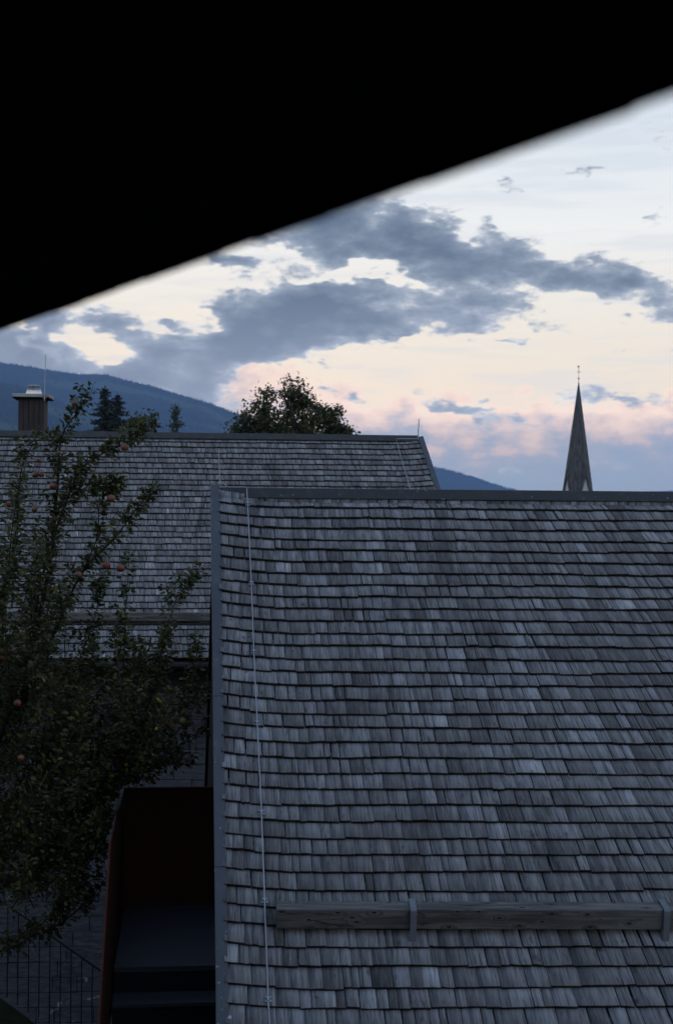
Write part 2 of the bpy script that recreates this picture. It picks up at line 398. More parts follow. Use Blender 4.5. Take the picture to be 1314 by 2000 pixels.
def shingle_mesh(name, items):
    nv = len(items); V = np.empty((nv * 12, 3), np.float32); Q = np.empty((nv * 8, 4), np.int32)
    UV = np.empty((nv * 8, 4, 2), np.float32); TN = np.zeros((nv * 8, 4, 3), np.float32)
    for i, (v, f, uv, tone) in enumerate(items):
        V[i * 12:i * 12 + 12] = [tuple(p) for p in v]; fa = np.array(f, np.int32)
        Q[i * 8:i * 8 + 8] = fa + i * 12; UV[i * 8:i * 8 + 8] = np.array(uv, np.float32)[fa]
        TN[i * 8:i * 8 + 8, :, 0] = tone
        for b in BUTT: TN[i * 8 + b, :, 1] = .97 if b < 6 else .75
    me = np_mesh(name, V, Q)
    me.uv_layers.new(name='UVMap').data.foreach_set('uv', UV.ravel())
    me.attributes.new('tone', 'FLOAT_VECTOR', 'CORNER').data.foreach_set('vector', TN.ravel())
    return me
def lay_courses(pl, J, n0, n1, q_lo, q_hi, flare, seed, t0=0.0):
    r = random.Random(seed); out = []
    for n in range(n0, n1 + 1):
        q = q_lo - .02; ph = r.uniform(0, 6); base = t0 + n * S + r.gauss(0, .003)
        run = 0; off = 0.0
        while q < q_hi:
            if run <= 0: run = r.randint(1, 5); off = r.gauss(0, .0036)
            run -= 1
            w_ = r.choice([.05, .06, .07, .08, .09, .10, .11, .12, .13, .145, .165]) * r.uniform(.93, 1.07)
            q1 = min(q + w_, q_hi + .02)
            tb = base + off + .005 * math.sin(q * 1.9 + ph)
            out.append((n, q, q1, shingle_geo(pl, J, q, q1, tb, flare, r))); q = q1
    return out
def split_roof(parent, items, visible, lim=300):
    """the largest shingles in view one by one, the rest as one part"""
    sel = []
    for i, it in enumerate(items):
        V = it[3][0]; c = (V[3] + V[5]) / 2 * .7 + (V[0] + V[2]) / 2 * .3
        x, y = project(c)
        if visible(x, y): sel.append((-(V[5] - V[3]).length / (c.y ** 2), i))
    near = sorted(sel, key=lambda a: -items[a[1]][0])[:lim]
    ids = {i for _, i in near}
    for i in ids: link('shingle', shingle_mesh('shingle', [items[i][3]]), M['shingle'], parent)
    rest = [it[3] for i, it in enumerate(items) if i not in ids]
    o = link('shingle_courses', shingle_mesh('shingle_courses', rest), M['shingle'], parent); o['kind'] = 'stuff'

UP = Vector((0, 0, 1))
# ================================================================== near house
Z0 = 114.3 * S * math.cos(TH)
NP = Plane(645, 978, Z0, math.atan(F / 72000))
NJ = Joints(NP, [(438.9, .016), (505, .043), (645, .08), (855, .15), (1003, .23), (1150, .34), (1290, .42)], 1000, 2000, 1500)
nq_lo = NJ.q[0]; nq_hi = NJ.q[-1] + 2.4; n_eave = 42
def nflare(q, t): return .058 * max(0, 1 - (q - nq_lo) / .62) ** 2
near_house = empty('shingled_house', NP.P(0, 3, 0) * 1 - UP * 0, 'house with the large weathered grey shingle roof filling the lower part', 'house')
deck_n = [NP.P(NJ.u(nq_lo - .03, -.02), -.02, -.012), NP.P(NJ.u(nq_hi, -.02), -.02, -.012), NP.P(NJ.u(nq_hi, n_eave * S - .05), n_eave * S - .05, -.012), NP.P(NJ.u(nq_lo - .03, n_eave * S - .05), n_eave * S - .05, -.012)]
mb = MB().prism(deck_n[::-1], -NP.n * .16)
# rear slope beyond the ridge
ridgeL = NP.P(NJ.u(nq_lo - .06, 0), 0, 0); ridgeR = NP.P(NJ.u(nq_hi, 0), 0, 0)
backL = W(399, 1540, 16.5); backR = backL + NP.e * (ridgeR - ridgeL).length * .9
backR.z = backL.z
mb2 = MB().prism([ridgeL + NP.g * .03, backL, backR, ridgeR + NP.g * .03], Vector((0, 0, -.16)))
near_roof = mb.build('roof', M['darkwood'], near_house)
mb2.build('rear_roof_slope', M['darkwood'], near_house)
items = lay_courses(NP, NJ, 0, n_eave, nq_lo, nq_hi, nflare, 11)
split_roof(near_roof, items, lambda x, y: 440 < x < 1320 and 960 < y < 2010)
# ridge cap
def ridge_cap(pl, ua, ub, t, parent, hgt=.088, back=.24):
    a, b = pl.P(ua, t, .022), pl.P(ub, t, .022); f = -pl.g
    o = MB()
    sec = [f * .030, f * .030 + UP * hgt, pl.g * .05 + UP * (hgt - .006), pl.g * back + UP * hgt * .7, pl.g * back - UP * .05, pl.g * .04 - UP * .03]
    return o.prism([a + s_ for s_ in sec], b - a).build('ridge_cap', M['flash'], parent, bevel=.004)
t_r = NP.inv(600, 972, .03)[1]
uL = NP.inv(428, 960, .05)[0]
cap = ridge_cap(NP, uL, NJ.u(nq_hi, 0) + .02, t_r, near_roof)
def seam(pl, u, t, parent):
    a = pl.P(u, t, .022) - pl.g * .0335
    MB().obox(a, pl.e * .05, pl.g * .004, UP * .0875).build('cap_seam', M['flash'], parent)
for x in (620, 1010): seam(NP, NP.inv(x, 970)[0], t_r, cap)
# verge flashing of the gable, upright over the shingle ends
def verge(pl, inner, outer, h, parent, depth=.26, lip=.012, ext=0.0):
    (xa, ya), (xb, yb) = inner; (xc, yc), (xd, yd) = outer
    A_, B_, C_, D_ = pl.at(xa, ya, h), pl.at(xb, yb, h), pl.at(xc, yc, h), pl.at(xd, yd, h)
    if ext: B_ = B_ + (B_ - A_).normalized() * ext; D_ = D_ + (D_ - C_).normalized() * ext
    m_ = MB(); dn = -pl.n * depth
    m_.hexa([A_ + dn, C_ + dn, D_ + dn, B_ + dn, A_, C_, D_, B_])
    return m_.build('verge_flashing', M['flash'], parent, bevel=.006)
vf = verge(NP, ((429, 947), (447, 2000)), ((411, 944), (422, 2000)), .10, near_roof, ext=.25)
ra, rb_ = [NP.P(NJ.u(nq_hi, t_) + .01, t_, .10) for t_ in (-.02, n_eave * S + .02)]
MB().hexa([ra - NP.n * .26, ra + NP.e * .09 - NP.n * .26, rb_ + NP.e * .09 - NP.n * .26, rb_ - NP.n * .26, ra, ra + NP.e * .09, rb_ + NP.e * .09, rb_]).build('verge_flashing', M['flash'], near_roof, bevel=.006)
# seams of the flashing
for yy in (1357, 1690):
    a = NP.at(420 + (yy - 945) * .0095 - 6, yy, .1015); b = NP.at(430 + (yy - 945) * .017, yy, .1015)
    MB().obox(a, b - a, -NP.d * .012, NP.n * .0025).build('flashing_seam', M['flash'], vf)
# gable wall and other walls
V0 = Vector((ridgeL.x, ridgeL.y, 0)); gdir = (Vector((backL.x, backL.y, 0)) - V0).normalized()
eave_pt = NP.P(NJ.u(nq_lo, n_eave * S), n_eave * S, 0)
inset = Vector((gdir.y, -gdir.x, 0)) * .03
fb_ = V0 - gdir * (V0.y - eave_pt.y - .35) / gdir.y + inset; bb_ = Vector((backL.x, backL.y, 0)) - gdir * .08 + inset
zf = eave_pt.z - .1; zb = backL.z - .12
g0 = [Vector((fb_.x, fb_.y, -.5)), Vector((bb_.x, bb_.y, -.5)), Vector((bb_.x, bb_.y, zb)), V0 + inset + UP * (ridgeL.z - .15), Vector((fb_.x, fb_.y, zf))]
MB().prism(g0, Vector((gdir.y, -gdir.x, 0)) * .3).build('gable_wall', M['darkwood'], near_house)
wr = NP.e * (nq_hi - nq_lo - .25)
MB().prism([g0[0] + inset, g0[0] + wr, g0[0] + wr + UP * (zf - .25 + .5), g0[0] + inset + UP * (zf - .25 + .5)], NP.g * .25).build('front_wall', M['darkwood'], near_house)
MB().prism([g0[1] + inset, g0[1] + wr, g0[1] + wr + UP * (zb - .1 + .5), g0[1] + inset + UP * (zb - .1 + .5)], -NP.g * .25).build('rear_wall', M['darkwood'], near_house)
g1 = [p + wr for p in g0]; g1[3] = g1[3] + NP.e * -.1
MB().prism(g1, -NP.e * .3).build('gable_wall', M['darkwood'], near_house)
gt = MB().tube([NP.P(NJ.u(nq_lo, n_eave * S), n_eave * S + .05, -.06), NP.P(NJ.u(nq_hi, n_eave * S), n_eave * S + .05, -.06)], .065, 12).build('gutter', M['flash'], near_house)
# lightning conductor
def wire_on(pl, pts, h=.088): return [pl.at(x, y, h) for x, y in pts]
clips = [(484, 987), (491, 1142), (496, 1276), (502.5, 1415), (511, 1590), (517, 1762), (524, 1955)]
pts = wire_on(NP, [(482, 953), (482.5, 962)], .12) + wire_on(NP, clips + [(526.5, 2000), (531, 2120)])
start = [NP.at(431, 940, .15), NP.at(437, 944, .15), NP.at(445, 951, .15), NP.at(479, 951.5, .15)]
lc = MB().tube(start + pts, .0046, 8).build('lightning_conductor', M['wire'], near_house, True)
def clip_obj(pl, x, y, parent, h=.058, m=M['wire'], s=1.0):
    c = pl.at(x, y, h); o = MB()
    o.obox(c - pl.e * .021 * s - pl.d * .012 * s, pl.e * .042 * s, pl.d * .024 * s, pl.n * .005)
    for sx in (-1, 1):
        for sd in (-1, 1):
            q = c + pl.e * .014 * sx * s + pl.d * .014 * sd * s
            o.tube([q, q + pl.n * .02], .0055 * s, 6)
    o.obox(c - pl.e * .007 - pl.d * .009, pl.e * .014, pl.d * .018, pl.n * .034)
    return o.build('wire_clip', m, parent)
for x, y in clips: clip_obj(NP, x, y, lc)
ca = NP.at(430, 944, .14); tip = W(427, 876, ca.y)
rod = MB().tube([ca - UP * .03, tip], [.0055, .0035], 8); rod.lathe([(.0, -.02), (.016, -.016), (.018, .0), (.011, .012), (0, .016)], ca, 10)
rod.build('lightning_rod', M['wire'], lc)
# loose small fittings on the shingles
for i, (x, y) in enumerate([(448, 1159), (592, 1179)]):
    o = MB(); c = NP.at(x, y, .05); o.obox(c - NP.e * .009 - NP.d * .012, NP.e * .018, NP.d * .02, NP.n * .009); o.tube([c, c + NP.n * .016], .006, 6)
    o.build('roof_hook', M['steel'], near_roof)
o = MB(); c = NP.at(449, 1994, .06); o.obox(c - NP.e * .03, NP.e * .04, NP.d * .03, NP.n * .02); o.tube([c, c + NP.n * .04], .012, 8); o.build('flashing_screw', M['wire'], vf)
# snow guard beam
ub0, tb0 = NP.inv(539, 1812, .10); ub1, _ = NP.inv(1314, 1808, .10); ub1 += 1.7
bv = NP.P(ub1, tb0 + .025, 0) - NP.P(ub0, tb0, 0); bx_ = bv.normalized()
up_b = (UP * .80 - NP.g * 0 + NP.n * .25).normalized(); up_b = (up_b - bx_ * up_b.dot(bx_)).normalized(); fr_b = bx_.cross(up_b)   # toward the viewer
B0 = NP.P(ub0, tb0, .085)
BH = .132
me_b = MB().obox((0, 0, 0), (bv.length, 0, 0), (0, .125, 0), (0, 0, BH))
bo = me_b.build('snow_guard_beam', M['beam'], None, bevel=.007)
bo.matrix_world = Matrix(((bx_.x, -fr_b.x, up_b.x, B0.x), (bx_.y, -fr_b.y, up_b.y, B0.y), (bx_.z, -fr_b.z, up_b.z, B0.z), (0, 0, 0, 1)))
mw = bo.matrix_world.copy(); bpy.context.view_layer.update(); bo.parent = near_house; bo.matrix_parent_inverse = near_house.matrix_world.inverted(); bo.matrix_world = mw
def bracket(xpx):
    u0 = NP.inv(xpx, 1790, .1)[0]; k = (u0 - ub0) / bv.length if False else (NP.P(u0, tb0, .085) - B0).dot(bx_)
    wd = .041; th = .010; c = B0 + bx_ * (k - wd / 2)
    prof = [(-.152, BH - .10), (-.150, BH - .01), (-.135, BH + .004), (.0, BH + .006), (.012, BH - .004), (.014, BH - .02), (.014, -.10), (.010, -.125), (-.006, -.14), (-.03, -.142), (-.10, -.13)]
    o = MB(); n_ = len(prof); inn = []; outp = []
    P2 = [Vector((a, b)) for a, b in prof]
    for i, p in enumerate(P2):
        tg = (P2[min(i + 1, n_ - 1)] - P2[max(i - 1, 0)]).normalized(); nr = Vector((-tg.y, tg.x))
        if nr.dot(p - Vector((-.06, .03))) < 0: nr = -nr
        inn.append(p); outp.append(p + nr * th)
    V_ = lambda q, s_: c + fr_b * q.x + up_b * q.y + bx_ * s_
    for i in range(n_ - 1):
        o.hexa([V_(inn[i], 0), V_(inn[i], wd), V_(inn[i + 1], wd), V_(inn[i + 1], 0), V_(outp[i], 0), V_(outp[i], wd), V_(outp[i + 1], wd), V_(outp[i + 1], 0)])
    return o.build('snow_guard_bracket', M['steel'], near_house, bevel=.003)
for x in (804.5, 1294): bracket(x)

# ================================================================== far house
ZF = 213.8 * S * math.cos(TH)
FP = Plane(338, 856.5, ZF, R(4.0))
FJ = Joints(FP, [(-260, -.05), (0, -.02), (200, .04), (335, .09), (428, .11), (600, .17), (786, .26), (832.5, .345)], 860, 1250, 900)
fq_lo, fq_hi = FJ.q[0], FJ.q[-1]; f_eave = 36
def fflare(q, t): return .05 * max(0, 1 - (fq_hi - q) / .5) ** 2
far_house = empty('shingled_house', FP.P(0, 4, 0), 'house behind with pale shingle roof, chimney and stone wall below', 'house')
te = f_eave * S
deck_f = [FP.P(FJ.u(fq_lo, -.02), -.02, -.012), FP.P(FJ.u(fq_hi + .03, -.02), -.02, -.012), FP.P(FJ.u(fq_hi + .03, te - .04), te - .04, -.012), FP.P(FJ.u(fq_lo, te - .04), te - .04, -.012)]
far_roof = MB().prism(deck_f[::-1], -FP.n * .14).build('roof', M['darkwood'], far_house)
items = lay_courses(FP, FJ, 0, f_eave, fq_lo, fq_hi, fflare, 23)
split_roof(far_roof, items, lambda x, y: 165 < x < 408 and 860 < y < 1285 and not (1195 < y < 1226))
tfr = FP.inv(400, 856, .03)[1]
capf = ridge_cap(FP, FP.inv(-260, 850)[0], FP.inv(818, 862, .05)[0], tfr, far_roof, .095, .3)
vff = verge(FP, ((816, 853), (849.5, 951)), ((826, 851), (859.5, 951)), .10, far_roof, ext=4.2)
bl = [FP.P(FJ.u(fq_lo, 0), 0) + FP.g * .05, FP.P(FJ.u(fq_hi, 0), 0) + FP.g * .05]
drop = FP.g * 4.6 - UP * 4.6 * math.tan(TH)
MB().prism([bl[1], bl[0], bl[0] + drop, bl[1] + drop - FP.e * .4], -UP * .16).build('rear_roof_slope', M['darkwood'], far_house)
eL, eR = deck_f[3], deck_f[2]
MB().obox(eL - FP.n * .14 - UP * .10, eR - eL, FP.g * .03, UP * .16).build('fascia_board', M['darkwood'], far_house)
MB().tube([eL - FP.g * .07 - UP * .08, eR - FP.g * .07 - UP * .08], .05, 10).build('gutter', M['iron'], far_house)
MB().obox(eL + FP.g * .03 - UP * .22, eR - eL, FP.g * .75, UP * .03).build('soffit', M['darkwood'], far_house)
# snow guard
fa = FP.at(-230, 1211.5, .10); fbm = FP.at(640, 1211.5, .10); fbm.z = fa.z; fd = (fbm - fa); fdn = fd.normalized()
fo = MB().obox((0, 0, 0), (fd.length, 0, 0), (0, .11, 0), (0, 0, .115)).build('snow_guard_beam', M['beam'], None, bevel=.008)
ffr = fdn.cross(UP)
fo.matrix_world = Matrix(((fdn.x, -ffr.x, 0, fa.x), (fdn.y, -ffr.y, 0, fa.y), (fdn.z, -ffr.z, 1, fa.z), (0, 0, 0, 1)))
bpy.context.view_layer.update(); mw = fo.matrix_world.copy(); fo.parent = far_house; fo.matrix_parent_inverse = far_house.matrix_world.inverted(); fo.matrix_world = mw
MB().tube([fa - UP * .045 - ffr * .03, fbm - UP * .045 - ffr * .03], .02, 8).build('snow_guard_rail', M['iron'], far_house)
# conductor on the far roof
far_lc = MB().tube([FP.at(814, 857, .16), FP.at(776, 857, .14), FP.at(774, 858, .12), FP.at(777, 873, .09), FP.at(795, 934, .088), FP.at(803, 966, .088)], .0065, 6).build('lightning_conductor', M['wire'], far_house, True)
for x, y in ((777.5, 874), (795, 934)): clip_obj(FP, x, y, far_lc, s=1.3)
ca = FP.at(815.5, 853, .16)
MB().tube([ca - UP * .05, W(818, 818, ca.y)], [.009, .007], 6).build('lightning_rod', M['wire'], far_lc)
# chimney
cz = FP.O.y + .9
c0 = W(62, 800, cz); pxm = F / cz
chim = MB().obox(W(36.5, 778, cz) - UP * 1.2, FP.e * (50 / pxm), FP.g * .45, UP * 1.2).build('chimney', M['chimwood'], far_house, bevel=.004)
ctop = W(36.5, 778, cz)
MB().obox(ctop - FP.e * (10 / pxm) - FP.g * .08, FP.e * (70 / pxm), FP.g * .62, UP * .022).build('chimney_slab_base', M['darkwood'], chim)
MB().obox(ctop - FP.e * (10.5 / pxm) - FP.g * .085 + UP * .022, FP.e * (71 / pxm), FP.g * .63, UP * .055).build('chimney_slab', M['slab'], chim, bevel=.006)
cc = ctop + FP.e * (26 / pxm) + FP.g * .23 + UP * .077
MB().lathe([(.138, 0), (.138, .006), (.099, .155), (.106, .163), (.094, .163), (.09, .12), (0, .11)], cc, 28).build('chimney_cowl', M['zinc'], chim, True)
rb = ctop + FP.e * (52 / pxm) - FP.g * .10
MB().tube([rb - UP * .04, rb + UP * .02, W(89.5, 693, rb.y)], [.009, .008, .006], 6).build('lightning_rod', M['wire'], chim)
MB().obox(rb - FP.e * .03, FP.e * .06, FP.g * .05, UP * .06).build('rod_clamp', M['steel'], chim)
for k in range(1, 5):
    MB().obox(ctop + FP.e * (k * 10 / pxm) - FP.g * .004 - UP * 1.1, FP.e * .006, FP.g * .006, UP * 1.08).build('batten', M['darkwood'], chim)
# stone wall below the far roof
wl0 = eL + FP.g * .72; wz0 = -.6
Lw = (eR - eL).length - .3
wall = MB().obox(Vector((wl0.x, wl0.y, wz0)) + FP.g * .07, FP.e * Lw, FP.g * .4, UP * (eL.z - .2 - wz0)).build('wall', M['mortar'], far_house)
r = random.Random(5); ncourse = int((eL.z - .24 - wz0) / .212)
for k in range(ncourse):
    z = wz0 + k * .212; u = 1.0 + r.uniform(0, .3)
    while u < 6.4:
        w_ = r.choice([.24, .34, .45, .55, .68, .8]); pr = r.uniform(.0, .022)
        px_, py_ = project(Vector((wl0.x, wl0.y, z)) + FP.e * (u + w_ / 2))
        if -30 < px_ < 470 and 1290 < py_ < 2030:
            j = [r.uniform(-.004, .004) for _ in range(6)]
            o_ = Vector((wl0.x, wl0.y, z)) + FP.e * (u + .004) - FP.g * pr
            a_, b_ = FP.e * (w_ - .008), UP * .205; dd = FP.g * (.09 + pr)
            f4 = [o_ + UP * j[0], o_ + a_ + UP * j[1], o_ + a_ + b_ + UP * j[2] + FP.g * j[4] * 2, o_ + b_ + UP * j[3] + FP.g * j[5] * 2]
            MB().prism(f4, dd).build('stone', M['stone'], wall, bevel=.006)
        u += w_
# ================================================================== steel staircase beside the near house
stair = empty('steel_staircase', W(300, 1770, 11), 'dark rust-brown steel staircase with high solid sides beside the big roof', 'staircase')
bLk = W(243, 1541, 12.0); sd = Vector((.161, -1.61, 0)).normalized(); rt = Vector((-sd.y, sd.x, 0))     # sd: down the flight, toward the viewer
zt = bLk.z; zland = zt - 1.0
land_len = 1.62; bw = 1.15
bR = bLk + rt * bw
MB().obox(Vector((bLk.x, bLk.y, zland - .3)), rt * bw, -sd * .012, UP * (zt - zland + .3)).build('back_panel', M['corten'], stair)
kink = bLk + sd * 1.92
pr_ = [bLk, kink, kink + sd * 3.4 - UP * 3.4 * .80, kink + sd * 3.4 - UP * (3.4 * .80 + 1.2), Vector((kink.x, kink.y, zland - .32)) - sd * .1, Vector((bLk.x, bLk.y, zland - .32))]
MB().prism(pr_, -rt * .012).build('side_panel', M['corten'], stair)
MB().prism([p + rt * bw for p in pr_], rt * .012).build('side_panel', M['corten'], stair)
MB().obox(Vector((bLk.x, bLk.y, zland - .02)) + rt * .013 , rt * (bw - .03), sd * land_len, UP * .03).build('landing', M['grating'], stair)
for k in range(1, 14):
    q = Vector((bLk.x, bLk.y, zland - .02 - .182 * k)) + rt * .013 + sd * (land_len + .245 * (k - 1) + .005)
    MB().obox(q, rt * (bw - .03), sd * .25, UP * .03).build('tread', M['grating'], stair, bevel=.003)
    MB().obox(q - sd * .012, rt * (bw - .03), sd * .008, UP * .178).build('riser', M['iron'], stair)
MB().tube([bLk + UP * .004, bR + UP * .004], .010, 8).build('top_edge', M['corten'], stair)
# ================================================================== ground and lawn bank, railing
def heightsheet():
    xs = np.concatenate([-np.geomspace(13000, 60, 16), np.linspace(-50, 50, 21), np.geomspace(60, 13000, 16)])
    V_, Q_ = [], []; n_ = len(xs)
    for y in xs:
        for x in xs: V_.append((x, y, -.55))
    for j in range(n_ - 1):
        for i in range(n_ - 1): Q_.append((j * n_ + i, j * n_ + i + 1, (j + 1) * n_ + i + 1, (j + 1) * n_ + i))
    return np_mesh('ground', np.array(V_), np.array(Q_))
tag(link('ground', heightsheet(), M['grass']), kind='structure')
# lawn bank rising to the left where the apple tree grows
edge_px = [(-420, 1690), (-200, 1800), (-60, 1885), (0, 1928), (30, 1950), (60, 1972), (95, 2002), (150, 2060), (210, 2140)]
V_, Q_ = [], []; dep = np.linspace(15.4, 6.0, 16)
for i, (x, y) in enumerate(edge_px):
    top = W(x, y, 15.6)
    for j, dd in enumerate(dep):
        p = Vector((top.x + (15.4 - dd) * .12, dd, top.z - (15.4 - dd) * .10 + rng.normal(0, .015)))
        V_.append(p)
    V_.append(Vector((top.x, 16.0, -.6)))
V_ = [V_[i * 17 + j] for i in range(len(edge_px)) for j in ([16] + list(range(16)))]
for i in range(len(edge_px) - 1):
    for j in range(16): Q_.append((i * 17 + j, i * 17 + j + 1, (i + 1) * 17 + j + 1, (i + 1) * 17 + j))
tag(link('lawn', np_mesh('lawn', np.array([tuple(v) for v in V_]), np.array(Q_)), M['grass']), kind='structure')
railing = empty('railing', W(60, 1900, 16.2), 'thin black iron railing with upright bars in front of the stone wall', 'railing')
ZR = 16.2
rl = lambda x: 1757 + .705 * x
hp = [W(x, rl(x), ZR) for x in (-90, 0, 60, 110, 205, 290)]
MB().tube(hp, .014, 8).build('handrail', M['iron'], railing, True)
for k in range(-4, 13):
    x = 16 + 20.6 * k; p = W(x, rl(x), ZR)
    MB().tube([p, p - UP * 1.05], .0075, 6).build('baluster', M['iron'], railing)

# ================================================================== leaves and trees
LEAF = np.array([(0, 0, 0), (.32, .30, .05), (.28, .70, .03), (0, 1, -.10), (-.28, .70, .03), (-.32, .30, .05)], np.float32); LEAF[:, 2] *= 1.0
LQ = np.array([(0, 1, 2, 3), (0, 3, 4, 5)], np.int32)
def leaf_cloud(name, pos, dirs, size, m, parent, tones=None, kind='stuff', aspect=1.0, flat=.5):
    n = len(pos); pos = np.asarray(pos); dirs = np.asarray(dirs)
    dirs = dirs / (np.linalg.norm(dirs, axis=1, keepdims=True) + 1e-9)
    ref = rng.normal(0, 1, (n, 3)) * (1 - flat) + np.array((0, 0, 1)) * flat * 2
    x = np.cross(dirs, ref); x /= np.linalg.norm(x, axis=1, keepdims=True) + 1e-9; z = np.cross(x, dirs)
    s = np.asarray(size).reshape(-1, 1, 1) * np.ones((n, 1, 1))
    L = LEAF[None] * np.array((aspect, 1, 1))
    V = pos[:, None] + s * (L[..., 0:1] * x[:, None] + L[..., 1:2] * dirs[:, None] + L[..., 2:3] * z[:, None])
    Q = (LQ[None] + (np.arange(n) * 6)[:, None, None]).reshape(-1, 4)
    me = np_mesh(name, V.reshape(-1, 3), Q)
    if tones is None: tones = np.clip(rng.normal(.5, .22, n), 0, .97); tones[rng.random(n) < .006] = 1.0
    me.attributes.new('tone', 'FLOAT', 'POINT').data.foreach_set('value', np.repeat(tones, 6).astype(np.float32))
    o = link(name, me, m, parent)
    if kind: o['kind'] = kind
    return o
def spline(pts, n):
    pts = [np.array(p, float) for p in pts]; P_ = [2 * pts[0] - pts[1]] + pts + [2 * pts[-1] - pts[-2]]; out = []
    for k in range(n):
        u = k / (n - 1) * (len(pts) - 1); i = min(int(u), len(pts) - 2); f_ = u - i
        a, b, c_, d_ = P_[i:i + 4]
        out.append(.5 * (2 * b + (c_ - a) * f_ + (2 * a - 5 * b + 4 * c_ - d_) * f_ ** 2 + (3 * b - a - 3 * c_ + d_) * f_ ** 3))
    return np.array(out)
# ---- apple tree
apple = empty('apple_tree', W(-110, 1860, 11.5), 'apple tree with red apples and long leafy shoots in front of the roofs', 'apple tree')
base = np.array(W(-110, 1900, 11.6)); fork = np.array(W(-70, 1690, 11.5))
limbs = [  # pixel course with depth of each long shoot, thickness at its start and end, leaves per metre
    ([(-70, 1690, 11.5), (-20, 1500, 11.4), (50, 1300, 11.3), (95, 1120, 11.2), (112, 960, 11.2), (122, 850, 11.2), (170, 786, 11.2)], .030, .003, 120),
    ([(50, 1300, 11.3), (85, 1120, 11.2), (135, 965, 11.1), (170, 905, 11.0), (240, 868, 11.0), (308, 832, 10.9)], .014, .003, 125),
    ([(20, 1420, 11.3), (100, 1250, 11.1), (160, 1120, 11.0), (225, 1050, 10.9), (262, 1000, 10.9), (303, 952, 10.9)], .015, .003, 115),
    ([(160, 1120, 11.0), (190, 1050, 11.0), (196, 985, 11.0), (228, 935, 11.0)], .007, .003, 110),
    ([(110, 1000, 11.2), (150, 960, 11.1), (190, 952, 11.0), (226, 958, 11.0)], .006, .003, 90),
    ([(-20, 1500, 11.4), (-10, 1250, 11.5), (30, 1050, 11.5), (40, 930, 11.5), (66, 862, 11.5)], .020, .003, 110),
    ([(120, 1620, 11.2), (210, 1480, 11.0), (238, 1350, 10.9), (244, 1220, 10.9), (252, 1098, 10.9)], .012, .002, 60),
    ([(210, 1480, 11.0), (290, 1380, 10.9), (318, 1260, 10.9), (345, 1170, 10.9), (374, 1138, 10.9)], .009, .002, 42),
    ([(290, 1380, 10.9), (310, 1300, 10.9), (326, 1240, 10.9)], .006, .002, 70),
    ([(200, 1525, 11.0), (300, 1440, 10.8), (372, 1340, 10.8), (388, 1255, 10.8)], .010, .002, 75),
    ([(60, 1700, 11.4), (150, 1590, 11.2), (250, 1505, 11.0), (345, 1430, 10.8), (402, 1345, 10.8)], .018, .003, 95),
    ([(60, 1690, 11.4), (180, 1555, 11.3), (300, 1490, 11.2), (400, 1420, 11.1)], .014, .003, 85),
    ([(150, 1590, 11.2), (270, 1508, 11.3), (380, 1485, 11.3)], .008, .003, 80),
    ([(-70, 1690, 11.5), (20, 1720, 11.3), (90, 1690, 11.2), (150, 1650, 11.0), (190, 1590, 11.0)], .026, .003, 70),
    ([(-100, 1840, 11.5), (20, 1832, 11.1), (80, 1822, 11.0), (130, 1795, 10.9), (185, 1745, 10.9), (222, 1690, 10.9)], .018, .002, 55),
    ([(-100, 1860, 11.5), (0, 1856, 11.0), (50, 1835, 10.9), (110, 1775, 10.9), (150, 1740, 10.9)], .012, .002, 45),
    ([(-70, 1690, 11.5), (-60, 1500, 11.8), (-90, 1200, 11.9), (-70, 950, 11.9)], .03, .003, 110),
    ([(120, 1450, 11.4), (140, 1330, 11.4), (175, 1240, 11.3), (200, 1150, 11.3)], .008, .002, 90),
]
wood = MB(); wood.tube([base - np.array((0, 0, .4)), base, (base + fork) / 2 + np.array((.06, 0, 0)), fork], [.13, .11, .085, .07], 10)
lp, ld, ls = [], [], []; tips = []
def shoot(pts3, r0, r1, dens, spread=.034):
    n_ = max(6, int(len(pts3) * 5)); c = spline(pts3, n_); wood.tube(c, np.linspace(r0, r1, n_), 6)
    seg = np.linalg.norm(np.diff(c, axis=0), axis=1); tot = seg.sum(); cum = np.concatenate([[0], np.cumsum(seg)])
    cnt = int(tot * dens * 1.75)
    for _ in range(cnt):
        s_ = tot * (1 - rng.random() ** 1.15 * .97); i = min(np.searchsorted(cum, s_) - 1, n_ - 2); i = max(i, 0)
        p = c[i] + (c[i + 1] - c[i]) * ((s_ - cum[i]) / (seg[i] + 1e-9)); t_ = (c[i + 1] - c[i]) / (seg[i] + 1e-9)
        o = rng.normal(0, 1, 3); o -= t_ * o.dot(t_) * .7; o /= np.linalg.norm(o)
        taper = .55 + .45 * min(1, (tot - s_) / .2)
        lp.append(p + o * abs(rng.normal(0, spread)) * taper); ld.append(o + t_ * .5 + np.array((0, 0, -.25))); ls.append(rng.uniform(.034, .062) * (.8 + .2 * taper))
    return c
allc = []
for pp, r0, r1, dn in limbs:
    c = shoot([W(*p) for p in pp], r0, r1, dn); allc.append((c, dn))
    for k in range(int(len(c) * .55)):         # short side twigs
        i = rng.integers(len(c) // 4, len(c)); t_ = c[min(i + 1, len(c) - 1)] - c[i - 1]; t_ /= np.linalg.norm(t_)
        dv = t_ * .6 + rng.normal(0, .55, 3) + np.array((0, 0, .25)); dv /= np.linalg.norm(dv); ln = rng.uniform(.06, .17)
        shoot([c[i], c[i] + dv * ln * .5, c[i] + dv * ln + np.array((0, 0, .02))], .0035, .0015, 95, .03)
def xmax(y): return float(np.interp(y, [880, 1000, 1150, 1250, 1330, 1420, 1520, 1600, 1700, 1760, 1820], [110, 130, 170, 330, 405, 405, 395, 245, 215, 190, 40]))
